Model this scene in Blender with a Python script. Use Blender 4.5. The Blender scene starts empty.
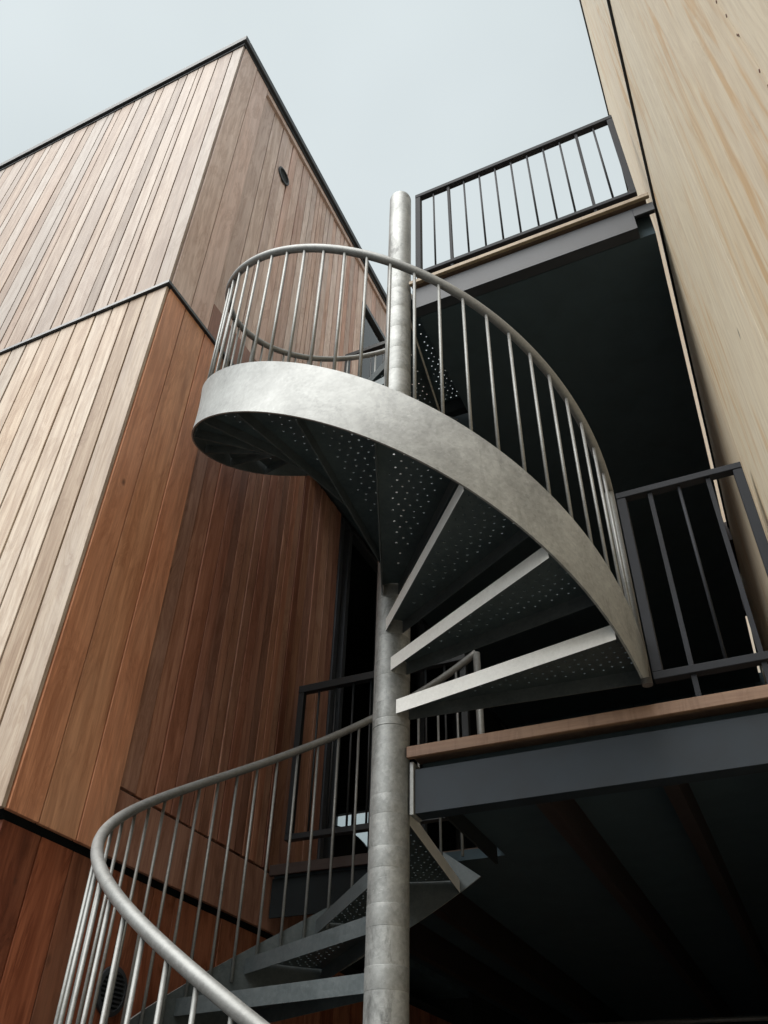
import bpy, bmesh, math, random
from mathutils import Vector, Matrix
random.seed(7)
R = math.radians
sc = bpy.context.scene
col = sc.collection

# ------------------------------------------------------------------ helpers
def sweep_frame(n):
    n = n.normalized()
    a = Vector((0, 0, 1)) if abs(n.z) < .9 else Vector((1, 0, 0))
    u = n.cross(a).normalized()
    return u, n.cross(u).normalized()

class MB:
    """collects shapes, all given in world coordinates"""
    def __init__(s):
        s.v = []; s.f = []; s.tone = []; s.smooth = []
    def face(s, idx, tone=(.5, .5, 0), smooth=False):
        s.f.append(tuple(idx)); s.tone.append(tone); s.smooth.append(smooth)
    def box(s, x0, x1, y0, y1, z0, z1, tone=(.5, .5, 0), bev=0.0):
        if bev <= 0:
            b = len(s.v)
            for x in (x0, x1):
                for y in (y0, y1):
                    for z in (z0, z1):
                        s.v.append((x, y, z))
            for q in ((0,1,3,2), (4,6,7,5), (0,4,5,1), (2,3,7,6), (0,2,6,4), (1,5,7,3)):
                s.face([b+i for i in q], tone)
            return
        bm = bmesh.new(); bmesh.ops.create_cube(bm, size=1)
        for v in bm.verts:
            v.co = Vector(((x0+x1)/2+v.co.x*(x1-x0), (y0+y1)/2+v.co.y*(y1-y0), (z0+z1)/2+v.co.z*(z1-z0)))
        bmesh.ops.bevel(bm, geom=bm.edges[:], offset=bev, segments=1, affect='EDGES')
        s.addbm(bm, tone); bm.free()
    def addbm(s, bm, tone=(.5, .5, 0), smooth=False):
        b = len(s.v); bm.verts.ensure_lookup_table()
        for v in bm.verts: s.v.append(tuple(v.co))
        for f in bm.faces: s.face([b+v.index for v in f.verts], tone, smooth)
    def tube(s, pts, r, n=12, cap=True, tone=(.5, .5, 0)):
        pts = [Vector(p) for p in pts]; m = len(pts); b = len(s.v); u0 = None
        for i, p in enumerate(pts):
            t = (pts[min(i+1, m-1)]-pts[max(i-1, 0)]).normalized()
            if u0 is None: u, w = sweep_frame(t)
            else:
                u = (u0-t*u0.dot(t)).normalized(); w = t.cross(u)
            u0 = u
            rr = r[i] if isinstance(r, (list, tuple)) else r
            for k in range(n):
                a = 2*math.pi*k/n
                s.v.append(tuple(p+u*(rr*math.cos(a))+w*(rr*math.sin(a))))
        for i in range(m-1):
            for k in range(n):
                k2 = (k+1) % n
                s.face([b+i*n+k, b+i*n+k2, b+(i+1)*n+k2, b+(i+1)*n+k], tone, True)
        if cap:
            s.face([b+k for k in range(n)][::-1], tone)
            s.face([b+(m-1)*n+k for k in range(n)], tone)
    def lathe(s, c, prof, n=32):
        b = len(s.v); m = len(prof)
        for r_, z in prof:
            for k in range(n):
                a = 2*math.pi*k/n
                s.v.append((c[0]+r_*math.cos(a), c[1]+r_*math.sin(a), z))
        for i in range(m-1):
            for k in range(n):
                k2 = (k+1) % n
                s.face([b+i*n+k, b+i*n+k2, b+(i+1)*n+k2, b+(i+1)*n+k], smooth=True)
        s.face([b+k for k in range(n)][::-1]); s.face([b+(m-1)*n+k for k in range(n)])
    def build(s, name, mat, parent=None, off=None):
        me = bpy.data.meshes.new(name)
        o = Vector(off) if off is not None else (Vector(parent.get('_base', (0, 0, 0))) if parent is not None else Vector((0, 0, 0)))
        me.from_pydata([tuple(Vector(v)-o) for v in s.v], [], s.f)
        ca = me.attributes.new('tone', 'FLOAT_VECTOR', 'FACE')
        for i, t in enumerate(s.tone): ca.data[i].vector = t
        for i, sm in enumerate(s.smooth): me.polygons[i].use_smooth = sm
        me.validate(); me.materials.append(mat)
        ob = bpy.data.objects.new(name, me); col.objects.link(ob)
        if parent is not None: ob.parent = parent; ob['_base'] = tuple(o)
        else: ob['_base'] = (0, 0, 0)
        return ob

def thing(name, label, cat, base, group=None):
    o = bpy.data.objects.new(name, None); col.objects.link(o)
    o.empty_display_size = .1
    o.location = base; o['_base'] = tuple(base)
    o['label'] = label; o['category'] = cat
    if group: o['group'] = group
    return o

# ------------------------------------------------------------------ materials
def newmat(name):
    m = bpy.data.materials.new(name); m.use_nodes = True
    nt = m.node_tree; b = nt.nodes['Principled BSDF']
    return m, nt, b
def node(nt, t, **k):
    n = nt.nodes.new(t)
    for a, v in k.items():
        if a in ('i',):
            for q, w in v.items(): n.inputs[q].default_value = w
        else: setattr(n, a, v)
    return n
def ramp(nt, fac, stops):
    n = nt.nodes.new('ShaderNodeValToRGB'); cr = n.color_ramp
    while len(cr.elements) < len(stops): cr.elements.new(.5)
    for e, (p, c) in zip(cr.elements, stops):
        e.position = p; e.color = (*c, 1)
    nt.links.new(fac, n.inputs[0]); return n
def mixc(nt, fac, a, b, mode='MIX'):
    n = nt.nodes.new('ShaderNodeMix'); n.data_type = 'RGBA'; n.blend_type = mode
    for s, v in ((n.inputs[0], fac), (n.inputs[6], a), (n.inputs[7], b)):
        if hasattr(v, 'is_linked') or hasattr(v, 'links'): nt.links.new(v, s)
        elif isinstance(v, (int, float)): s.default_value = v
        else: s.default_value = (*v, 1) if len(v) == 3 else v
    return n.outputs[2]
def mth(nt, op, a, b=None):
    n = nt.nodes.new('ShaderNodeMath'); n.operation = op
    for s, v in ((n.inputs[0], a), (n.inputs[1], b)):
        if v is None: continue
        if hasattr(v, 'links'): nt.links.new(v, s)
        else: s.default_value = v
    return n.outputs[0]

def coords(nt, scale, seed=None, loc=None):
    tc = node(nt, 'ShaderNodeTexCoord')
    src = tc.outputs['Object']
    if seed is not None:
        cx = node(nt, 'ShaderNodeCombineXYZ')
        nt.links.new(mth(nt, 'MULTIPLY', seed, 37.0), cx.inputs[0])
        nt.links.new(mth(nt, 'MULTIPLY', seed, 91.0), cx.inputs[1])
        nt.links.new(mth(nt, 'MULTIPLY', seed, 53.0), cx.inputs[2])
        va = node(nt, 'ShaderNodeVectorMath', operation='ADD')
        nt.links.new(src, va.inputs[0]); nt.links.new(cx.outputs[0], va.inputs[1]); src = va.outputs[0]
    mp = node(nt, 'ShaderNodeMapping'); mp.inputs['Scale'].default_value = scale
    nt.links.new(src, mp.inputs['Vector']); return mp.outputs[0]
def noise(nt, vec, scale, detail=4, rough=.55, dist=0):
    n = node(nt, 'ShaderNodeTexNoise'); n.inputs['Scale'].default_value = scale
    n.inputs['Detail'].default_value = detail; n.inputs['Roughness'].default_value = rough
    n.inputs['Distortion'].default_value = dist
    nt.links.new(vec, n.inputs['Vector']); return n.outputs[0]

def wood(name, c_tone, c_grey, weather=.5, grain=.5, rough=.62, stretch=(1, 1, .05), gscale=1.0, streak=None, fine=1.0, blotch=.45, vary=.3, knot=(3.2, .05)):
    """c_tone: list of cedar colours picked by each board's own tone; c_grey weathered colour"""
    m, nt, b = newmat(name)
    at = node(nt, 'ShaderNodeAttribute', attribute_name='tone')
    sp = node(nt, 'ShaderNodeSeparateXYZ'); nt.links.new(at.outputs['Vector'], sp.inputs[0])
    tone, seed, wth = sp.outputs[0], sp.outputs[1], sp.outputs[2]
    n = len(c_tone); base = ramp(nt, tone, [(i/(n-1), c) for i, c in enumerate(c_tone)]).outputs[0]
    hb = mth(nt, 'FRACT', mth(nt, 'MULTIPLY', seed, 7.31))
    vb = ramp(nt, hb, [(0, (1-vary, 1-vary*1.05, 1-vary*1.1)), (.5, (1, 1, 1)), (1, (1+vary*.3,)*3)]).outputs[0]
    base = mixc(nt, 1.0, base, vb, 'MULTIPLY')
    v = coords(nt, stretch, seed)
    g1 = noise(nt, v, 22*gscale, 6, .65, 1.2)            # broad figure
    g2 = noise(nt, v, 90*gscale*fine, 5, .65, .2)      # fine fibres
    w = node(nt, 'ShaderNodeTexWave', wave_type='BANDS', bands_direction='DIAGONAL')
    w.inputs['Scale'].default_value = 7*gscale; w.inputs['Distortion'].default_value = 9
    w.inputs['Detail'].default_value = 3; w.inputs['Detail Scale'].default_value = 1.2
    nt.links.new(v, w.inputs['Vector'])
    dark = mixc(nt, 1.0, base, (.50, .40, .34), 'MULTIPLY')
    f1 = ramp(nt, g1, [(.35, (0, 0, 0)), (.68, (1, 1, 1))]).outputs[0]
    c = mixc(nt, mth(nt, 'MULTIPLY', f1, grain*.75), base, dark)
    c = mixc(nt, mth(nt, 'MULTIPLY', ramp(nt, w.outputs[1], [(.55, (0, 0, 0)), (1, (1, 1, 1))]).outputs[0], grain*.55), c, dark)
    f2 = ramp(nt, g2, [(.42, (0, 0, 0)), (.62, (1, 1, 1))]).outputs[0]
    c = mixc(nt, mth(nt, 'MULTIPLY', f2, grain*.5), c, dark)
    # weathering, patchy and different per board
    pv = coords(nt, (1, 1, .35), seed)
    p = noise(nt, pv, 1.7, 5, .6, .4)
    pf = mth(nt, 'ADD', ramp(nt, p, [(.3, (0, 0, 0)), (.7, (1, 1, 1))]).outputs[0], wth)
    pf = mth(nt, 'MULTIPLY', pf, weather)
    cl = node(nt, 'ShaderNodeClamp'); nt.links.new(pf, cl.inputs[0])
    grey = mixc(nt, mth(nt, 'MULTIPLY', f2, .35), c_grey, tuple(x*.72 for x in c_grey))
    c = mixc(nt, cl.outputs[0], c, grey)
    if streak:
        sv = coords(nt, (1, 1, .09), None)
        s1 = noise(nt, sv, 9, 4, .6, 1.6)
        s2 = noise(nt, coords(nt, (1, 1, .45), None), 1.6, 3, .5, .5)
        sf = mth(nt, 'MULTIPLY', ramp(nt, s1, [(.50, (0, 0, 0)), (.62, (1, 1, 1))]).outputs[0],
                 ramp(nt, s2, [(.38, (0, 0, 0)), (.62, (1, 1, 1))]).outputs[0])
        c = mixc(nt, mth(nt, 'MULTIPLY', sf, .65), c, streak)
    # growth-ring flames and blotches, different on each board
    bl = noise(nt, coords(nt, (1, 1, .22), seed), 8*gscale, 5, .62, 2.2)
    c = mixc(nt, mth(nt, 'MULTIPLY', ramp(nt, bl, [(.48, (0, 0, 0)), (.60, (1, 1, 1)), (.64, (.15, .15, .15)), (.72, (.9, .9, .9))]).outputs[0], blotch), c, mixc(nt, 1.0, c, (.60, .50, .43), 'MULTIPLY'))
    # knots
    vo = node(nt, 'ShaderNodeTexVoronoi'); vo.inputs['Scale'].default_value = knot[0]
    nt.links.new(coords(nt, (1, 1, .55), seed), vo.inputs['Vector'])
    kf = ramp(nt, vo.outputs[0], [(knot[1]*.3, (1, 1, 1)), (knot[1], (0, 0, 0))]).outputs[0]
    c = mixc(nt, mth(nt, 'MULTIPLY', kf, .7), c, (.05, .022, .012))
    nt.links.new(c, b.inputs['Base Color'])
    b.inputs['Roughness'].default_value = rough
    bp = node(nt, 'ShaderNodeBump'); bp.inputs['Strength'].default_value = .25; bp.inputs['Distance'].default_value = .004
    nt.links.new(mth(nt, 'ADD', g2, mth(nt, 'MULTIPLY', g1, .6)), bp.inputs['Height'])
    nt.links.new(bp.outputs[0], b.inputs['Normal'])
    return m

def galv(name, lo, hi, metal=.45, rough=.5, stain=.3, sc_=1.0):
    m, nt, b = newmat(name)
    v = coords(nt, (1, 1, 1))
    n1 = noise(nt, v, 4*sc_, 6, .65, .6); n2 = noise(nt, v, 38*sc_, 5, .7, .3)
    vo = node(nt, 'ShaderNodeTexVoronoi'); vo.inputs['Scale'].default_value = 85*sc_; nt.links.new(v, vo.inputs['Vector'])
    bw = node(nt, 'ShaderNodeRGBToBW'); nt.links.new(vo.outputs['Color'], bw.inputs[0])
    f = mth(nt, 'ADD', mth(nt, 'MULTIPLY', n1, .55), mth(nt, 'ADD', mth(nt, 'MULTIPLY', n2, .35), mth(nt, 'MULTIPLY', bw.outputs[0], .1)))
    c = ramp(nt, f, [(.34, lo), (.62, hi)]).outputs[0]
    s = noise(nt, coords(nt, (1, 1, .35)), 7*sc_, 6, .7, 1.4)
    sf = mth(nt, 'MULTIPLY', ramp(nt, s, [(.56, (0, 0, 0)), (.7, (1, 1, 1))]).outputs[0], stain)
    c = mixc(nt, sf, c, tuple(x*.45 for x in lo))
    # scratches
    sv = noise(nt, coords(nt, (3, 3, 24)), 6*sc_, 3, .5, 2.0)
    c = mixc(nt, mth(nt, 'MULTIPLY', ramp(nt, sv, [(.66, (0, 0, 0)), (.69, (1, 1, 1))]).outputs[0], .35), c, tuple(min(1, x*1.3) for x in hi))
    nt.links.new(c, b.inputs['Base Color'])
    b.inputs['Metallic'].default_value = metal
    rr = node(nt, 'ShaderNodeMapRange'); rr.inputs[3].default_value = rough-.1; rr.inputs[4].default_value = rough+.15
    nt.links.new(n2, rr.inputs[0]); nt.links.new(rr.outputs[0], b.inputs['Roughness'])
    bp = node(nt, 'ShaderNodeBump'); bp.inputs['Strength'].default_value = .15; bp.inputs['Distance'].default_value = .003
    nt.links.new(n2, bp.inputs['Height']); nt.links.new(bp.outputs[0], b.inputs['Normal'])
    return m

def painted(name, c, rough=.45, var=.25, metal=0.0):
    m, nt, b = newmat(name)
    n1 = noise(nt, coords(nt, (1, 1, 1)), 6, 6, .6, .5)
    k = ramp(nt, n1, [(.3, tuple(x*(1-var) for x in c)), (.7, tuple(x*(1+var) for x in c))]).outputs[0]
    nt.links.new(k, b.inputs['Base Color']); b.inputs['Roughness'].default_value = rough
    b.inputs['Metallic'].default_value = metal
    return m

M_front = wood('weathered_cedar_front', [(.36, .275, .21), (.51, .425, .345), (.42, .30, .215), (.56, .49, .42), (.45, .35, .27)], (.47, .44, .41), weather=.38, grain=.95, vary=.32)
M_front_low = wood('cedar_front_lower', [(.54, .42, .30), (.68, .59, .48), (.58, .45, .32), (.74, .67, .57)], (.64, .60, .54), weather=.38, grain=.85)
M_side_up = wood('weathered_cedar_side', [(.54, .385, .32), (.68, .55, .49), (.62, .40, .32), (.80, .70, .65)], (.74, .655, .63), weather=.45, grain=.8)
M_side = wood('cedar_side_shaded', [(.48, .23, .145), (.38, .165, .11), (.58, .33, .22), (.34, .17, .125)], (.48, .34, .28), weather=.22, grain=.85, rough=.5, blotch=.6, vary=.35, knot=(4, .07))  # bay boards and fascias: shade put into a darker cedar colour
M_corner = wood('orange_cedar_corner_lit', [(.76, .34, .18), (.70, .28, .145), (.78, .40, .22)], (.62, .45, .31), weather=.3, grain=.85, rough=.5)  # corner boards: orange cedar, brightened in colour for the light there
M_red = wood('red_cedar_base', [(.42, .13, .06), (.48, .17, .085), (.36, .11, .05)], (.34, .22, .15), weather=.3, grain=.95, rough=.55, blotch=.95, knot=(7, .13))
M_right = wood('pale_larch_panel', [(.88, .76, .52), (.90, .79, .58), (.86, .71, .47)], (.87, .79, .65), weather=.4, grain=.28, gscale=1.3, streak=(.66, .40, .16), rough=.6, blotch=.2, vary=.06)
M_edge = wood('deck_edge_timber', [(.23, .135, .08), (.19, .11, .068)], (.24, .17, .12), weather=.3, grain=.6, stretch=(.05, 1, 1))
M_edge_shade = wood('deck_edge_timber_shaded', [(.05, .03, .026), (.04, .026, .022)], (.08, .06, .05), weather=.3, grain=.6, stretch=(.05, 1, 1))  # walkway edge: same timber with its shade put into the colour
M_edge_up = wood('deck_edge_timber_upper', [(.34, .27, .17), (.30, .24, .16)], (.3, .26, .2), weather=.3, grain=.5, stretch=(.05, 1, 1))
M_deck = wood('deck_boards', [(.20, .13, .09), (.16, .1, .07)], (.18, .15, .13), weather=.4, grain=.6, stretch=(.05, 1, 1))
M_joist = wood('dark_joist_timber', [(.034, .021, .021), (.026, .018, .019)], (.04, .03, .028), weather=.2, grain=.5, stretch=(1, .05, 1))
M_galv = galv('galvanised_steel', (.20, .208, .206), (.375, .39, .385), metal=.45, rough=.56, stain=.35)
M_pole = galv('galvanised_pole', (.165, .175, .172), (.36, .375, .37), metal=.45, rough=.52, stain=.9)
M_rail = galv('galvanised_tube', (.18, .186, .182), (.29, .30, .296), metal=.45, rough=.5, stain=.15, sc_=2)
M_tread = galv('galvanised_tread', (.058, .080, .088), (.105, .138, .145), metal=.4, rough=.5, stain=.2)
M_galv_shade = galv('galvanised_shaded', (.065, .082, .088), (.12, .142, .15), metal=.4, rough=.5, stain=.2)  # galvanised colour darkened to stand for shade on flanges and inner faces
M_flange_lit = galv('galvanised_flange_lit', (.72, .73, .70), (.88, .89, .86), metal=.1, rough=.45, stain=.08, sc_=1.5)  # paler galvanised colour standing for daylight on the back flange
M_steel = painted('anthracite_paint', (.045, .052, .062), .42, .2)
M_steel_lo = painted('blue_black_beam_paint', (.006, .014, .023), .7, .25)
M_steel_up = painted('upper_beam_grey', (.030, .037, .047), .6, .15)  # lighter grey than the lower beam
M_rsteel = painted('railing_paint', (.008, .011, .017), .8, .2)
M_rblack = painted('black_railing_paint', (.010, .014, .018), .45, .2)
M_flash = painted('dark_flashing', (.035, .042, .05), .4, .2)
M_cap = painted('coping_metal', (.035, .042, .05), .6, .2)
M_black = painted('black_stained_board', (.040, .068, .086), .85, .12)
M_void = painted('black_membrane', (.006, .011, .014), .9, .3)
M_room = painted('dark_interior', (.07, .12, .15), .85, .3)
M_asph = painted('asphalt', (.035, .035, .035), .85, .3)
M_chair = painted('dark_upholstery', (.02, .022, .026), .6, .2)

def glass():
    m, nt, b = newmat('window_glass')
    nt.nodes.remove(b); out = [n for n in nt.nodes if n.type == 'OUTPUT_MATERIAL'][0]
    t = node(nt, 'ShaderNodeBsdfTransparent'); t.inputs[0].default_value = (.82, .86, .87, 1)
    g = node(nt, 'ShaderNodeBsdfGlossy'); g.inputs['Roughness'].default_value = .02
    fr = node(nt, 'ShaderNodeFresnel'); fr.inputs[0].default_value = 1.5
    mx = node(nt, 'ShaderNodeMixShader')
    nt.links.new(fr.outputs[0], mx.inputs[0]); nt.links.new(t.outputs[0], mx.inputs[1]); nt.links.new(g.outputs[0], mx.inputs[2])
    nt.links.new(mx.outputs[0], out.inputs[0]); return m
M_glass = glass()

# ------------------------------------------------------------------ calibrated dimensions
ZG = -4.285                      # ground
F1, F2 = -1.30, 1.675            # deck levels (storey 2.975)
STOREY = 2.975
PIT = 3.779
ZT, ZB, ZH = -.099, -.393, .7206 # stringer top / bottom and handrail heights at theta = 0, upper flight
RH, RS = .982, 1.0

# ground
g = MB(); g.box(-150, 150, -150, 150, ZG-.3, ZG)
go = g.build('ground', M_asph); go['kind'] = 'structure'

# ------------------------------------------------------------------ board walls
def boards(axis, plane, edges, z0, z1, out, gap=.006, th=.02, wth=0.0, tones=None, jit=.0015, mb=None, bev=.0012):
    """vertical boards; axis 'x' -> wall runs along x at y=plane, 'y' -> runs along y at x=plane. out = +1/-1 outward direction"""
    mb = mb or MB()
    for i in range(len(edges)-1):
        a, b = edges[i]+gap/2, edges[i+1]-gap/2
        t = (random.random() if tones is None else tones[i % len(tones)], random.random(), wth+random.uniform(-.55, .65))
        j = random.uniform(-jit, jit)
        p0, p1 = sorted((plane+out*j, plane-out*th))
        if axis == 'x': mb.box(a, b, p0, p1, z0, z1, t, bev=bev)
        else: mb.box(p0, p1, a, b, z0, z1, t, bev=bev)
    return mb
def split(a, b, widths):
    e = [a]; i = 0
    while e[-1] < b-.05:
        e.append(e[-1]+widths[i % len(widths)]*random.uniform(.96, 1.04)); i += 1
    e[-1] = b
    return e

XB, YB = -1.15, -.715            # corner of the left building
ZR = 4.90; ZL = 1.455; ZLL = -1.60
left = thing('timber_building', 'tall cedar clad building filling the left side, sharp near corner and thin dark roof edge', 'building', (-4.6, 2.5, ZG))
# dark core behind the boards (hollow around the deck-level room)
core = MB()
BX0, BY1 = -8.0, 6.0
core.box(BX0, XB-.03, YB+.03, BY1, 1.50, ZR-.02)                         # upper storey mass
core.box(BX0, XB-.03, YB+.03, 1.50, ZLL+.05, 1.50)                       # deck-level mass in front of the room
core.box(BX0, -4.2, 1.50, BY1, ZLL+.05, 1.50)
core.box(-4.2, XB-.03, 4.06, 4.12, ZLL+.05, -.40); core.box(-4.2, XB-.03, 4.06, 4.12, .17, 1.50)
core.box(-4.2, -2.43, 4.06, 4.12, -.40, .17); core.box(-1.5, XB-.03, 4.06, 4.12, -.40, .17)
core.box(-4.19, XB-.031, 4.121, BY1, ZLL+.051, -1.0)
core.box(BX0, XB-.08, YB+.08, BY1, ZG, ZLL+.05)
core.build('wall_core', M_void, left)
# front face boards (facing the camera)
ex = [XB]+[-1.263, -1.411, -1.551, -1.611, -1.723, -1.817, -1.971, -2.058, -2.211, -2.293, -2.434]
ex = sorted(ex); more = split(-8.0, ex[0], [.15, .09, .14, .075, .15, .12]); ex = more[:-1]+ex
tn = [random.choice([.1, .3, .55, .7, .9, 1]) for _ in ex]
boards('x', YB, ex, ZL+.03, ZR, -1, tones=tn, gap=.010).build('front_cladding', M_front, left)
ex = sorted([XB, -1.182, -1.303, -1.427, -1.552, -1.68, -1.826, -1.951, -2.094, -2.223, -2.346]); ex.remove(-1.182)
more = split(-8.0, ex[0], [.13, .14, .125]); ex = more[:-1]+ex
boards('x', YB, ex, ZLL+.004, ZL-.004, -1, gap=.012, wth=-.1).build('front_cladding', M_front_low, left)
ex = split(-8.0, XB-.05, [.13, .14, .125])
boards('x', YB+.05, ex, ZG, ZLL-.020, -1).build('front_cladding', M_red, left)
# side face: three corner boards then a shallow bay
bev = [YB+.022, -.50, -.315]
boards('y', XB, [YB+.022, -.50, -.315], ZL+.03, ZR, 1, tones=[.35, .6], wth=.6, gap=.009, jit=.004).build('side_cladding', M_side_up, left)
ey = [-.315, -.155, -.005, .09, .172, .255, .368, .48, .56, .637, .70, .763, .83, .897, .97, 1.04, 1.13, 1.2, 1.29, 1.36, 1.45, 1.53, 1.65]
boards('y', XB-.012, ey, 1.79, 4.76, 1, wth=.1, gap=.009, jit=.004,
       tones=[.45, .95, .5, .9, .62, .15, .7, .95, .1, .85, .4, .3, .95, .2]).build('side_cladding', M_side_up, left)
ey2 = split(1.65, 6.0, [.09, .12]); 
boards('y', XB-.012, ey2, 4.30, 4.76, 1, wth=.2).build('side_cladding', M_side_up, left)
boards('y', XB-.012, [2.75]+split(2.75, 6.0, [.12])[1:], 1.79, 4.295, 1, wth=.2).build('side_cladding', M_side_up, left)
def fascia(y0, y1, z0, z1, tone, mat, x=XB-.004):
    f = MB(); f.box(x-.02, x, y0, y1, z0, z1, (tone, random.random(), 0), bev=.0015); return f.build('fascia_board', mat, left)
fascia(-.313, 6.0, 4.765, ZR, .9, M_side_up)
f2 = MB(); f2.box(XB-.004, XB+.010, -.313, 6.0, 4.765, 4.785, (.8, .3, .4)); f2.build('trim_strip', M_side_up, left)
fascia(-.313, 1.60, ZL+.03, 1.780, .2, M_side)
# deck-level storey, side
boards('y', XB, [YB+.022, -.535, -.335, -.165], ZLL+.004, ZL-.004, 1, gap=.007, jit=.002, tones=[.1, .9, .4], wth=-.1).build('side_cladding', M_corner, left)
ey = [-.163, -.054, .064, .19, .27, .344, .42, .489, .565, .645, .72, .787, .85, .912, .98, 1.045, 1.13, 1.214, 1.29, 1.37, 1.46, 1.545]
boards('y', XB-.012, ey, -1.318, ZL-.004, 1, gap=.008, jit=.004, tones=[.85, .5, .15, .3, 1.0, .1, .5, .9, .35, .25, .95, .5, .05, .8, .3, .6, 1.0, .9, .6, .85, 1.0]).build('side_cladding', M_side, left)
fascia(-.163, 1.545, ZLL+.004, -1.334, .9, M_side)
# lower storey, side, set back under the dark shadow gap
boards('y', XB-.035, split(YB+.05, 6.0, [.19, .17, .15]), ZG, ZLL-.020, 1).build('side_cladding', M_red, left)
# ledges and coping
def flashing(name, mat, z0, z1, pr, x_in=XB, y_in=YB):
    m_ = MB()
    m_.box(BX0, x_in+pr, y_in-pr, y_in+.03, z0, z1, bev=.002)
    m_.box(x_in-.03, x_in+pr, y_in+.032, BY1, z0, z1, bev=.002)
    return m_.build(name, mat, left)
flashing('ledge_flashing', M_flash, ZL, ZL+.026, .016)
flashing('roof_coping', M_cap, ZR+.004, ZR+.075, .03)
d = MB(); d.box(BX0, XB+.008, YB-.008, BY1, ZR-.03, ZR+.002); d.build('roof_edge', M_flash, left)
rf = MB(); rf.box(BX0, XB-.05, YB+.05, BY1, ZR+.01, ZR+.05); rf.build('roof', M_void, left)
# round vents on the side face
def vent(y, z, r, x, grille):
    mb = MB(); n = 28; b = len(mb.v)
    for (rr, xx) in ((r, x), (r, x+.012), (r*.80, x+.014), (r*.78, x-.004)):
        for k in range(n):
            a = 2*math.pi*k/n; mb.v.append((xx, y+rr*math.cos(a), z+rr*math.sin(a)))
    for i in range(3):
        for k in range(n):
            k2 = (k+1) % n; mb.face([b+i*n+k, b+i*n+k2, b+(i+1)*n+k2, b+(i+1)*n+k], smooth=False)
    o = mb.build('round_vent', M_cap, left)
    q = MB(); b = 0
    for k in range(n):
        a = 2*math.pi*k/n; q.v.append((x+.002, y+r*.79*math.cos(a), z+r*.79*math.sin(a)))
    q.face(list(range(n))); q.build('vent_opening', M_void, o)
    if grille:
        s_ = MB()
        for k in range(-4, 5):
            zz = z+k*r*.18; hw = math.sqrt(max(0, (r*.8)**2-(k*r*.18)**2))
            s_.box(x+.004, x+.012, y-hw, y+hw, zz-.003, zz+.003)
        s_.build('grille', M_cap, o)
vent(.108, 4.105, .082, XB-.008, False)
vent(.06, -2.03, .085, XB-.031, True)
# upper glazing
w = MB(); x = XB-.02
w.box(x-.06, x+.012, 1.65, 1.69, 1.50, 4.285); w.box(x-.06, x+.035, 2.68, 2.745, 1.50, 4.285)
w.box(x-.06, x+.035, 1.692, 2.678, 4.23, 4.285); w.box(x-.06, x+.035, 1.692, 2.678, 1.50, 1.56)
wo = w.build('window', M_flash, left)
p_ = MB(); p_.box(x-.004, x+.003, 1.692, 2.678, 1.562, 4.198); p_.build('pane', M_glass, wo)
# deck-level sliding doors and the room behind
w = MB()
for y in (1.55, 1.68, 2.30, 3.15, 4.0):
    w.box(XB-.07, XB-.005, y, y+.045, F1+.03, 1.44)
w.box(XB-.07, XB-.005, 1.597, 5.9, 1.40, 1.438); w.box(XB-.07, XB-.005, 1.597, 4.2, F1+.002, F1+.03)
dr = w.build('sliding_door', M_steel, left)
for y in (2.345, 3.195):
    p_ = MB(); p_.box(XB-.045, XB-.038, y+.002, y+.80, F1+.032, 1.398); p_.build('pane', M_glass, dr)
q = MB(); q.box(XB-.04, XB-.012, 4.06, BY1, ZLL+.03, 1.43); q.build('wall_core', M_void, left)
rm = MB(); rm.box(-4.2, XB-.03, 1.52, 4.05, F1-.1, F1-.02); rm.build('room_floor', M_room, left)
w = MB()
w.box(-2.43, -1.5, 4.0, 4.055, .13, .17); w.box(-2.43, -1.5, 4.0, 4.055, -.40, -.36)
for xx in (-2.43, -2.232, -2.01, -1.78, -1.54): w.box(xx, xx+.03, 4.005, 4.05, -.358, .128)
wn = w.build('window', M_flash, left)
p_ = MB(); p_.box(-2.40, -1.54, 4.056, 4.059, -.358, .128); p_.build('pane', M_glass, wn)

# ------------------------------------------------------------------ right building
XR = 1.53
right = thing('timber_building', 'pale larch panelled wall rising along the right edge of the photo with ochre streaks', 'building', (4.5, 1.0, ZG))
c = MB(); c.box(XR+.03, 7.5, -4.6, 9.0, ZG, 5.28); c.build('wall_core', M_void, right)
ed = [-4.6, -3.7, -2.66, -2.07, -1.28, -.42, .20, .95, 1.9, 2.8, 3.7, 4.6, 5.5, 9.0]
boards('y', XR, ed, ZG, 1.588, -1, gap=.0012, jit=.0003, bev=0, wth=.1, tones=[.4, .6, .3, .8, .5, .2, .6]).build('larch_cladding', M_right, right)
boards('y', XR, ed, 1.612, 5.27, -1, gap=.0012, jit=.0003, bev=0, wth=.3, tones=[.6, .8, .3, .5]).build('larch_cladding', M_right, right)
fl = MB(); fl.box(XR-.013, XR+.005, -4.6, 9.0, 1.591, 1.609); fl.build('ledge_flashing', M_flash, right)
cp = MB(); cp.box(XR-.012, 7.5, -4.6, 9.0, 5.272, 5.30); cp.build('roof_coping', M_flash, right)
m_nail = painted('rusty_nail', (.13, .04, .015), .7, .3)
for k in range(22):
    z = -1.02-k*.055*random.uniform(.8, 1.2)-.0; yy = -2.066+random.uniform(-.004, .004)
    nl = MB(); nl.tube([(XR-.0010, yy, z), (XR+.003, yy, z)], random.uniform(.0022, .0036), 8); nl.build('nail', m_nail, right)

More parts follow.
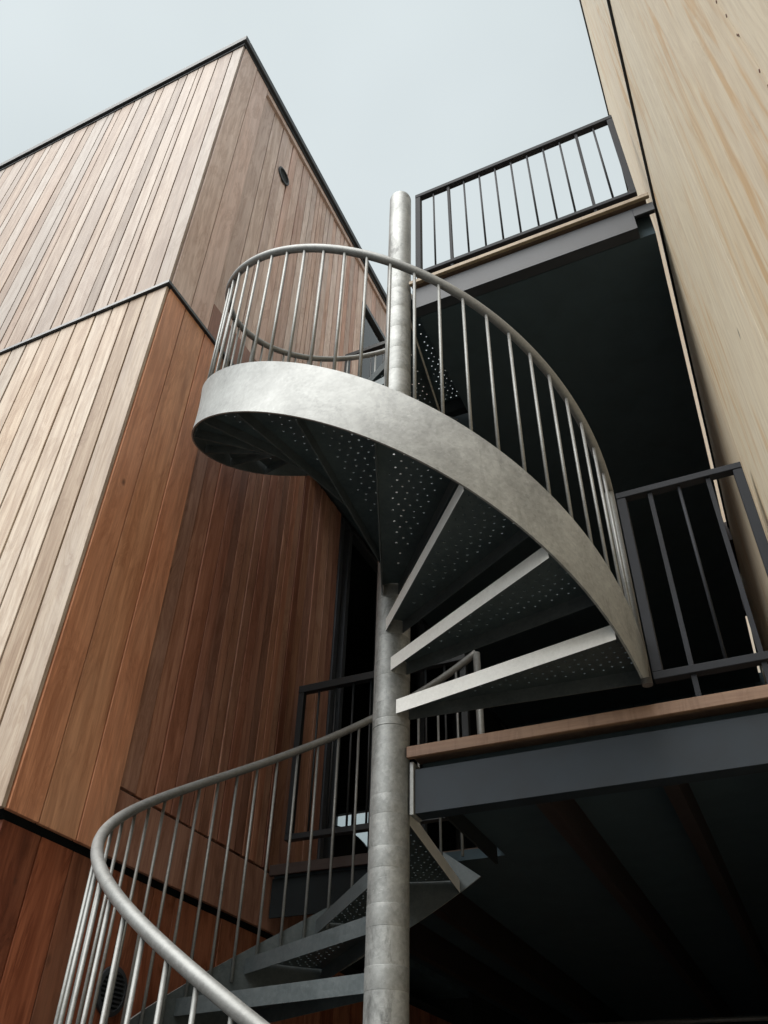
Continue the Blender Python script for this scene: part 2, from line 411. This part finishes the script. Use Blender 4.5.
# ------------------------------------------------------------------ decks
def deck(label, top, lower):
    t = thing('timber_deck', label, 'deck', (.6, 2.5, top-.25), 'decks between the two buildings')
    xr = 1.487
    # deck boards along x
    b_ = MB(); y = -.005
    while y < 5.5:
        x0 = .085 if y < 1.05 else XB+.006
        b_.box(x0, xr, y+.0, y+.137, top-.026, top, (random.random(), random.random(), .2)); y += .143
    b_.build('deck_board', M_deck, t)
    e = MB(); h = .044 if lower else .030
    e.box(.078, xr+.02, -.03, -.008, top-h, top+.001, (.3, .4, .1), bev=.002)
    e.build('edge_board', M_edge if lower else M_edge_up, t)
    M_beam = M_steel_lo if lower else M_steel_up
    e = MB(); e.box(XB+.004, -.32, 1.025, 1.045, top-.052, top+.001, (.7, .2, .1), bev=.002); e.build('edge_board', M_edge_shade, t)
    if lower: zb, zt_ = -1.545, -1.380
    else: zb, zt_ = 1.435, 1.622
    # channel beam: web with two flanges
    q = MB()
    if lower:
        q.box(.100, xr+.03, .002, .012, zb, zt_, bev=.001); q.box(.100, xr+.03, .0125, .07, zb, zb+.010); q.box(.100, xr+.03, .0125, .07, zt_-.010, zt_)
    else:
        q.box(.088, 1.405, .002, .012, zb, zt_, bev=.001); q.box(.088, 1.405, .0125, .07, zb, zb+.010)
        q.box(1.4055, xr+.03, .002, .012, 1.548, zt_, bev=.001); q.box(.088, xr+.03, .0125, .07, zt_-.010, zt_)
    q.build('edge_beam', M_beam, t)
    if lower:
        q = MB(); q.box(.080, .096, -.004, .075, zb-.005, zt_+.03, bev=.002); q.build('end_plate', M_galv, t)
    s_ = MB(); s_.box(.086, .096, .08, .96, zb+.10, top-.03); s_.box(XB+.01, -.32, 1.055, 1.067, zb, top-.06); s_.build('side_beam', M_void, t)
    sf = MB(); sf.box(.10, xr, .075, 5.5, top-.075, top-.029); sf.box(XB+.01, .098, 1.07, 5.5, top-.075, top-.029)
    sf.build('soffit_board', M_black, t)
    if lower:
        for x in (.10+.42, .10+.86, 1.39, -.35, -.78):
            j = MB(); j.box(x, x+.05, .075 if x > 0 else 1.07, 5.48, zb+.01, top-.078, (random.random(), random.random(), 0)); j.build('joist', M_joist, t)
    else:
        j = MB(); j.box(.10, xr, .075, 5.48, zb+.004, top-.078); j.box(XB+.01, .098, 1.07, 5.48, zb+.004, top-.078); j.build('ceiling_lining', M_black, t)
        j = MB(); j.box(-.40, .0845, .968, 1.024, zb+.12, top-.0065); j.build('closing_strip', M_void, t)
        for y, l in ((3.05, .5), (4.14, .10)):
            j = MB(); j.box(xr+.001, XR-.004, y, y+l, zb+.03, top-.03); j.build('packing_block', M_joist, t)
    return t
deck('lower timber deck on a dark steel beam at the foot of the upper stair flight', F1, True)
deck('upper timber deck high on the right, its black underside above the stair', F2, False)

# ------------------------------------------------------------------ railings
def bar(mb, a, b, s_): # square bar
    a = Vector(a); b = Vector(b)
    lo = [min(a[i], b[i])-(s_/2 if abs(a[i]-b[i]) < 1e-6 else 0) for i in range(3)]
    hi = [max(a[i], b[i])+(s_/2 if abs(a[i]-b[i]) < 1e-6 else 0) for i in range(3)]
    mb.box(lo[0], hi[0], lo[1], hi[1], lo[2], hi[2], bev=.0015)
def railing(label, x0, n, z_deck, y, pitch=.11, long_=(2,), h=1.0, low=.09, group='black metal railings on the decks', topz=.036, xend=None, mat=None):
    mat = mat or M_rsteel
    t = thing('metal_railing', label, 'railing', ((x0+.5*n*pitch), y, z_deck), group)
    x1 = x0+n*pitch if xend is None else xend
    zt = z_deck+h; zl = z_deck+low
    q = MB(); q.box(x0-.018, x1+.018, y-.02, y+.02, zt-topz, zt, bev=.002); q.build('top_rail', mat, t)
    q = MB(); q.box(x0-.018, x1+.018, y-.02, y+.02, zl, zl+.03, bev=.002); q.build('bottom_rail', mat, t)
    for x in (x0, x1):
        q = MB(); q.box(x-.018, x+.018, y-.018, y+.018, zl+.0305, zt-topz-.0005, bev=.002); q.build('post', mat, t)
    for k in range(1, n):
        if k in long_:
            q = MB(); q.box(x0+k*pitch-.009, x0+k*pitch+.009, y-.009, y+.009, zl+.0305, zt-topz-.0005, bev=.001)
            q.box(x0+k*pitch-.009, x0+k*pitch+.009, y-.009, y+.009, z_deck, zl-.0005); q.build('post', mat, t)
        else:
            q = MB(); q.tube([(x0+k*pitch, y, zl+.02), (x0+k*pitch, y, zt-topz+.01)], .0065, 8); q.build('baluster', mat, t)
    return t
railing('long dark railing against the sky on the edge of the upper deck', .135, 12, F2, .0, long_=(2, 10), h=.99, low=.06, pitch=.1085)
railing('short dark railing on the lower deck beside the foot of the upper stair flight', 1.03, 4, F1, .0, long_=(1, 3), h=.955, low=.095, pitch=.114, topz=.03)
railing('dark railing behind the stair between cedar wall and lower deck edge', -1.03, 9, F1, 1.0, long_=(), h=.98, low=.10, topz=.045, mat=M_rblack)
railing('dark railing of the upper walkway glimpsed through the top handrail loop', -.90, 8, F2, 1.0, long_=(), h=.93, low=.10, topz=.04, pitch=.105, mat=M_rblack)

# rear wall closing the covered space, and a pipe under the lower deck
rw = thing('rear_wall', 'black boarded wall closing the covered space behind the decks', 'wall', (.2, 5.6, ZG))
q = MB()
for e0, e1 in zip(split(XB, XR-.002, [.2])[:-1], split(XB, XR-.002, [.2])[1:]):
    pass
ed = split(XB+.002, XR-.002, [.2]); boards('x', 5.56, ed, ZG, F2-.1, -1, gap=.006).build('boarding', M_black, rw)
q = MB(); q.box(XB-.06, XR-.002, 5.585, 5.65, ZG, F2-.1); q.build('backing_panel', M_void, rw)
pp = MB(); pp.tube([(-.60, 4.4, -1.66), (1.5, 4.4, -1.66)], .016, 12); 
pp = MB(); pp.tube([(-.48, 4.38, -1.341-.03), (1.20, 4.38, -1.372-.03)], .014, 12)

# ------------------------------------------------------------------ spiral staircase
def hp(r, z0, th):
    t = R(th); return Vector((-r*math.sin(t), -r*math.cos(t), z0+PIT*th/360))
stair = thing('spiral_staircase', 'galvanised steel spiral staircase with perforated treads winding round a central pole', 'staircase', (0, 0, ZG))
p_ = MB(); rp = .073
prof = [(rp+.05, ZG), (rp+.05, ZG+.012), (rp, ZG+.0121)]
def ringz(z): return [(rp, z-.0015), (rp-.003, z-.0014), (rp-.003, z+.0014), (rp, z+.0015)]
rings = [-1.682]
for z in sorted(rings+[-1.213]): 
    if all(abs(z-q_) > .05 or z == -1.213 for q_ in [-1.213]): prof += ringz(z)
prof += [(rp, 2.70), (rp-.003, 2.716), (rp-.010, 2.729), (rp-.022, 2.738), (rp-.045, 2.743), (.001, 2.745)]
p_.lathe((0, 0), prof, 64); pole = p_.build('center_pole', M_pole, stair)
md = pole.modifiers.new('es', 'EDGE_SPLIT'); md.split_angle = R(20)

# tread, built once at theta 0..span in its own coordinates
SPAN = 19.6; TH = .058
def tp(r, th, z): t = R(th); return (-r*math.sin(t), -r*math.cos(t), z)
DOFF = .045
def gback(r): return math.degrees(math.asin(min(.95, DOFF/r))-math.asin(DOFF/.98))
def tq(r, th, z): return tp(r, th+gback(r)*(th/SPAN)**3, z)
def tread_plate():
    mb = MB(); r0, r1 = .076, .978
    rings_ = [r0, .17]+[.17+.0345*(i+1) for i in range(23)]
    rings_ = [r for r in rings_ if r < r1-.012]+[r1]
    for i in range(len(rings_)-1):
        a, b = rings_[i], rings_[i+1]; rm_ = (a+b)/2
        holes = .16 < a and b < .965
        m0 = math.degrees(.022/rm_)
        spans = []
        if holes:
            n = max(1, int(R(SPAN-2*m0)*rm_/.036)); w_ = (SPAN-2*m0)/n
            sh = 0
            spans = [(m0+k*w_, m0+(k+1)*w_, True) for k in range(n)]
            spans = [(0, m0, False)]+spans+[(SPAN-m0, SPAN, False)]
            if i % 2: spans = [(0, m0+w_/2, False)]+[(m0+(k+.5)*w_, m0+(k+1.5)*w_, True) for k in range(n-1)]+[(SPAN-m0-w_/2, SPAN, False)]
        else: spans = [(SPAN*k/4, SPAN*(k+1)/4, False) for k in range(4)]
        for (u, v, h) in spans:
            if v-u < 1e-4: continue
            if not h:
                for zz, rev in ((0, 0), (-.004, 1)):
                    bb = len(mb.v); mb.v += [tq(a, u, zz), tq(b, u, zz), tq(b, v, zz), tq(a, v, zz)]
                    f = [bb, bb+1, bb+2, bb+3]; mb.face(f[::-1] if not rev else f)
            else:
                cr, ct = rm_, (u+v)/2; hr = .0047; n8 = 8
                lay = []
                for zz in (0, -.004):
                    bb = len(mb.v)
                    mb.v += [tq(a, u, zz), tq(rm_, u, zz), tq(b, u, zz), tq(b, ct, zz), tq(b, v, zz), tq(rm_, v, zz), tq(a, v, zz), tq(a, ct, zz)]
                    for k in range(8):
                        an = math.radians(225+45*k)   # matches corners order: (a,u) first
                        dr_ = hr*math.cos(an); dt_ = hr*math.sin(an)
                        mb.v.append(tq(cr+dr_, ct+math.degrees(dt_/cr), zz))
                    lay.append(bb)
                    for k in range(8):
                        k2 = (k+1) % 8; f = [bb+k, bb+k2, bb+8+k2, bb+8+k]
                        mb.face(f if zz < 0 else f[::-1])
                A, B = lay
                for k in range(8):
                    k2 = (k+1) % 8; mb.face([A+8+k, A+8+k2, B+8+k2, B+8+k])
    return mb
def edge_plate(th, th_w=.004, h=TH, r0=.074, r1=.985, sgn=1):
    mb = MB(); b = len(mb.v); t = R(th); er = Vector((-math.sin(t), -math.cos(t), 0)); ew = Vector((-math.cos(t), math.sin(t), 0))*sgn
    zt = -.0 if True else 0
    for r in (r0, r1):
        for wv in (0, th_w):
            for z in (.001, -h): mb.v.append(tuple(er*r+ew*wv+Vector((0, 0, z))))
    for q in ((0,1,3,2), (4,6,7,5), (0,4,5,1), (2,3,7,6), (0,2,6,4), (1,5,7,3)): mb.face([b+i for i in q])
    return mb
cb = MB(); cb.lathe((0, 0), [(.0728, -.066), (.0733, -.0655), (.0736, -.064), (.0736, .003), (.0733, .0045), (.0728, .005)], 48)
collar = cb.build('collar', M_pole).data
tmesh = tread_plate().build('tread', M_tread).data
front = edge_plate(-.05, sgn=-1).build('front_flange', M_galv_shade).data  # whole front flange takes the colour darkened for shade
def back_plate():
    mb = MB(); a = Vector(tq(.076, SPAN, 0)); c_ = Vector(tq(.985, SPAN, 0)); d_ = (c_-a).normalized(); nrm = Vector((d_.y, -d_.x, 0))
    t_ = R(SPAN); ew = Vector((-math.cos(t_), math.sin(t_), 0)); nrm = nrm if nrm.dot(ew) > 0 else -nrm
    for p in (a, c_):
        for wv in (.0005, .0045):
            for z in (.001, -TH): mb.v.append(tuple(p+nrm*wv+Vector((0, 0, z))))
    for q in ((0,1,3,2), (4,6,7,5), (0,4,5,1), (2,3,7,6), (0,2,6,4), (1,5,7,3)): mb.face(q)
    return mb
back = back_plate().build('back_flange', M_galv_shade).data
back.materials.append(M_flange_lit); back.polygons[3].material_index = 1      # outer face: daylight put into a paler colour
for o in list(col.objects):
    if o.name in ('collar', 'tread', 'front_flange', 'back_flange'): bpy.data.objects.remove(o)
TH0 = -93.3; DTH = 17.7; RISE = .186
def treads(z_first, n):
    for k in range(n):
        th = TH0+DTH*k
        o = bpy.data.objects.new('tread', tmesh); col.objects.link(o); o.parent = stair
        o.location = (0, 0, z_first+RISE*k-ZG); o.rotation_euler = (0, 0, -R(th))
        for nm, me in (('front_flange', front), ('back_flange', back), ('collar', collar)):
            c_ = bpy.data.objects.new(nm, me); col.objects.link(c_); c_.parent = o
treads(-1.115, 16)
treads(-1.115-STOREY, 15)

def stringer(dz, name='stringer', a0=-97, a1=184):
    mb = MB(); n = 200; th_ = .008
    b = 0
    # lower edge starts later than the upper edge (raked end), ends raked too
    for i in range(n+1):
        f = i/n
        tt = a0+(a1-17-a0)*f; tb = (a0+15)+(a1-4-(a0+15))*f
        for (r, z0, t) in ((RS, ZT, tt), (RS, ZB, tb), (RS-th_, ZB, tb), (RS-th_, ZT, tt)):
            mb.v.append(tuple(hp(r, z0+dz, t)))
    for i in range(n):
        for k in range(4):
            k2 = (k+1) % 4
            mb.face([4*i+k, 4*i+k2, 4*i+4+k2, 4*i+4+k][::-1], smooth=k in (0, 2))
    mb.face([0, 1, 2, 3]); mb.face([4*n+3, 4*n+2, 4*n+1, 4*n])
    o = mb.build(name, M_galv, stair); o.data.materials.append(M_galv_shade)
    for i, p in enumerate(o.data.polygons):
        if i < 4*n and i % 4 == 2: p.material_index = 1      # inner face: shade put into a darker colour
    # keep edges crisp
    me = o.data
    for e in me.edges:
        pass
    md = o.modifiers.new('es', 'EDGE_SPLIT'); md.split_angle = R(35)
    return o
def flight_rail(dz):
    q = MB(); q.tube([hp(RH, ZH+dz, -93.5+i*1.5) for i in range(185)], .0196, 16); q.build('handrail', M_rail, stair)
    # end posts
    for th in (-93.5, 182.5):
        p0 = hp(RH, ZH+dz-.005, th); zb = (ZT+dz+PIT*th/360)-.2
        if th > 0: zb = F2+dz+.002
        else: zb += .10
        q = MB(); q.tube([(p0.x, p0.y, zb), (p0.x, p0.y, p0.z)], .019, 14); q.build('end_post', M_rail, stair)
    proto = None
    for k in range(46):
        th = -93+6*(k+.75)
        if th > 180: break
        p0 = hp(RH, ZH+dz-.012, th); zb = ZT+dz+PIT*th/360-.09
        if th > 166: zb = ZB+dz+PIT*th/360+.14
        if th > 169:
            q = MB(); q.tube([(p0.x, p0.y, zb), (p0.x, p0.y, p0.z)], .0067, 8); q.build('baluster', M_rail, stair)
        elif proto is None:
            q = MB(); q.tube([(p0.x, p0.y, zb), (p0.x, p0.y, p0.z)], .0067, 8)
            proto = (q.build('baluster', M_rail, stair), p0, th)
        else:
            o, pp0, th_ = proto; c_ = o.copy(); col.objects.link(c_); c_.parent = stair
            # rotate about the pole axis and lift
            a = -R(th-th_); c_.rotation_euler = (0, 0, a); c_.location = (0, 0, p0.z-pp0.z)
for dz in (0, -STOREY):
    stringer(dz); flight_rail(dz)

# pipe below the lower deck
pt = MB(); pt.tube([(-.9, 4.4, -1.345), (1.5, 4.4, -1.375)], .001, 4)
pipe = MB(); pipe.tube([(-.45, 4.15, -1.600), (1.49, 4.15, -1.612)], .016, 12)
po = pipe.build('conduit_pipe', M_galv); po['label'] = 'thin grey conduit pipe running across under the lower deck in deep shade'; po['category'] = 'pipe'

# chair inside the room
ch = thing('armchair', 'dark round backed armchair in the room behind the deck railing', 'chair', (-2.0, 3.45, F1-.02))
q = MB(); n = 20
for i in range(n+1):
    a = math.pi*(i/n); 
b0 = 0
cx, cy, zc = -2.0, 3.45, F1-.02
for i in range(n+1):
    a = math.pi*i/n; x_ = cx-.34*math.cos(a); h = .62+.42*math.sin(a)
    for (dy, hh) in ((0, .42), (0, h), (.07, h), (.07, .42)):
        q.v.append((x_, cy-.25*math.sin(a)+dy, zc+hh))
for i in range(n):
    for k in range(4):
        k2 = (k+1) % 4; q.face([4*i+k, 4*i+k2, 4*i+4+k2, 4*i+4+k], smooth=True)
q.build('backrest', M_chair, ch)
q = MB(); q.box(cx-.31, cx+.31, cy+.06, cy+.5, zc+.36, zc+.48, bev=.03); q.build('seat', M_chair, ch)
for sx in (-.26, .26):
    for sy in (.1, .46):
        q = MB(); q.tube([(cx+sx, cy+sy, zc), (cx+sx*.95, cy+sy, zc+.37)], [.012, .02], 8); q.build('leg', M_steel, ch)

for o in col.objects:
    if '_base' in o: del o['_base']

# ------------------------------------------------------------------ world, sun, camera
w = bpy.data.worlds.new('World'); sc.world = w; w.use_nodes = True; nt = w.node_tree
bg = nt.nodes['Background']; bg.inputs[1].default_value = .05
sky = nt.nodes.new('ShaderNodeTexSky'); sky.sky_type = 'NISHITA'; sky.sun_disc = False
EL, AZ = 55, 200           # sun elevation, compass azimuth (0=+Y, clockwise)
sky.sun_elevation = R(EL); sky.sun_rotation = R(AZ); sky.dust_density = 4; sky.air_density = 1
tc = nt.nodes.new('ShaderNodeTexCoord')
n1 = nt.nodes.new('ShaderNodeTexNoise'); n1.inputs['Scale'].default_value = 1.3; n1.inputs['Detail'].default_value = 4; n1.inputs['Roughness'].default_value = .45
nt.links.new(tc.outputs['Generated'], n1.inputs['Vector'])
cr = nt.nodes.new('ShaderNodeValToRGB')
cr.color_ramp.elements[0].position = .25; cr.color_ramp.elements[0].color = (.365, .41, .42, 1)
cr.color_ramp.elements[1].position = .72; cr.color_ramp.elements[1].color = (.51, .56, .572, 1)
nt.links.new(n1.outputs[0], cr.inputs[0])
sc10 = nt.nodes.new('ShaderNodeVectorMath'); sc10.operation = 'SCALE'; sc10.inputs['Scale'].default_value = 10.0
nt.links.new(cr.outputs[0], sc10.inputs[0])
hs = nt.nodes.new('ShaderNodeHueSaturation'); hs.inputs['Saturation'].default_value = .25
nt.links.new(sky.outputs[0], hs.inputs['Color'])
mx = nt.nodes.new('ShaderNodeMix'); mx.data_type = 'RGBA'; mx.inputs[0].default_value = .85
nt.links.new(hs.outputs[0], mx.inputs[6]); nt.links.new(sc10.outputs[0], mx.inputs[7])
sx = nt.nodes.new('ShaderNodeSeparateXYZ'); nt.links.new(tc.outputs['Generated'], sx.inputs[0])
mr = nt.nodes.new('ShaderNodeMapRange'); mr.inputs[1].default_value = .04; mr.inputs[2].default_value = .5; mr.inputs[3].default_value = .15; mr.inputs[4].default_value = 1.0
mr.interpolation_type = 'SMOOTHSTEP'; nt.links.new(sx.outputs[2], mr.inputs[0])
ov = nt.nodes.new('ShaderNodeVectorMath'); ov.operation = 'SCALE'      # overcast sky: the horizon is dimmer than the zenith
nt.links.new(mx.outputs[2], ov.inputs[0]); nt.links.new(mr.outputs[0], ov.inputs['Scale'])
nt.links.new(ov.outputs[0], bg.inputs[0])

L = bpy.data.lights.new('sun', 'SUN'); L.energy = 1.5; L.angle = R(60); L.color = (1, .97, .93)
lo = bpy.data.objects.new('sun', L); col.objects.link(lo)
dvec = Vector((math.sin(R(AZ))*math.cos(R(EL)), math.cos(R(AZ))*math.cos(R(EL)), math.sin(R(EL))))
lo.rotation_euler = dvec.to_track_quat('Z', 'Y').to_euler(); lo.location = dvec*20

cam = bpy.data.cameras.new('camera'); co = bpy.data.objects.new('camera', cam); col.objects.link(co)
cam.sensor_fit = 'VERTICAL'; cam.sensor_height = 36; cam.lens = 832.26/1024*36; cam.clip_end = 1000; cam.clip_start = .02
yaw, pitch, roll = -.44943, .69571, .02885
f = Vector((math.sin(yaw)*math.cos(pitch), math.cos(yaw)*math.cos(pitch), math.sin(pitch)))
r = Vector((math.cos(yaw), -math.sin(yaw), 0)); u = r.cross(f)
r2 = r*math.cos(roll)+u*math.sin(roll); u2 = -r*math.sin(roll)+u*math.cos(roll)
mt = Matrix((( r2.x, u2.x, -f.x), (r2.y, u2.y, -f.y), (r2.z, u2.z, -f.z))).to_4x4()
mt.translation = Vector((1.27256, -2.75913, -2.63519)); co.matrix_world = mt
sc.camera = co

sc.view_settings.view_transform = 'Standard'; sc.view_settings.look = 'None'
sc.view_settings.exposure = 1.8; sc.view_settings.gamma = 1
sc.cycles.max_bounces = 6
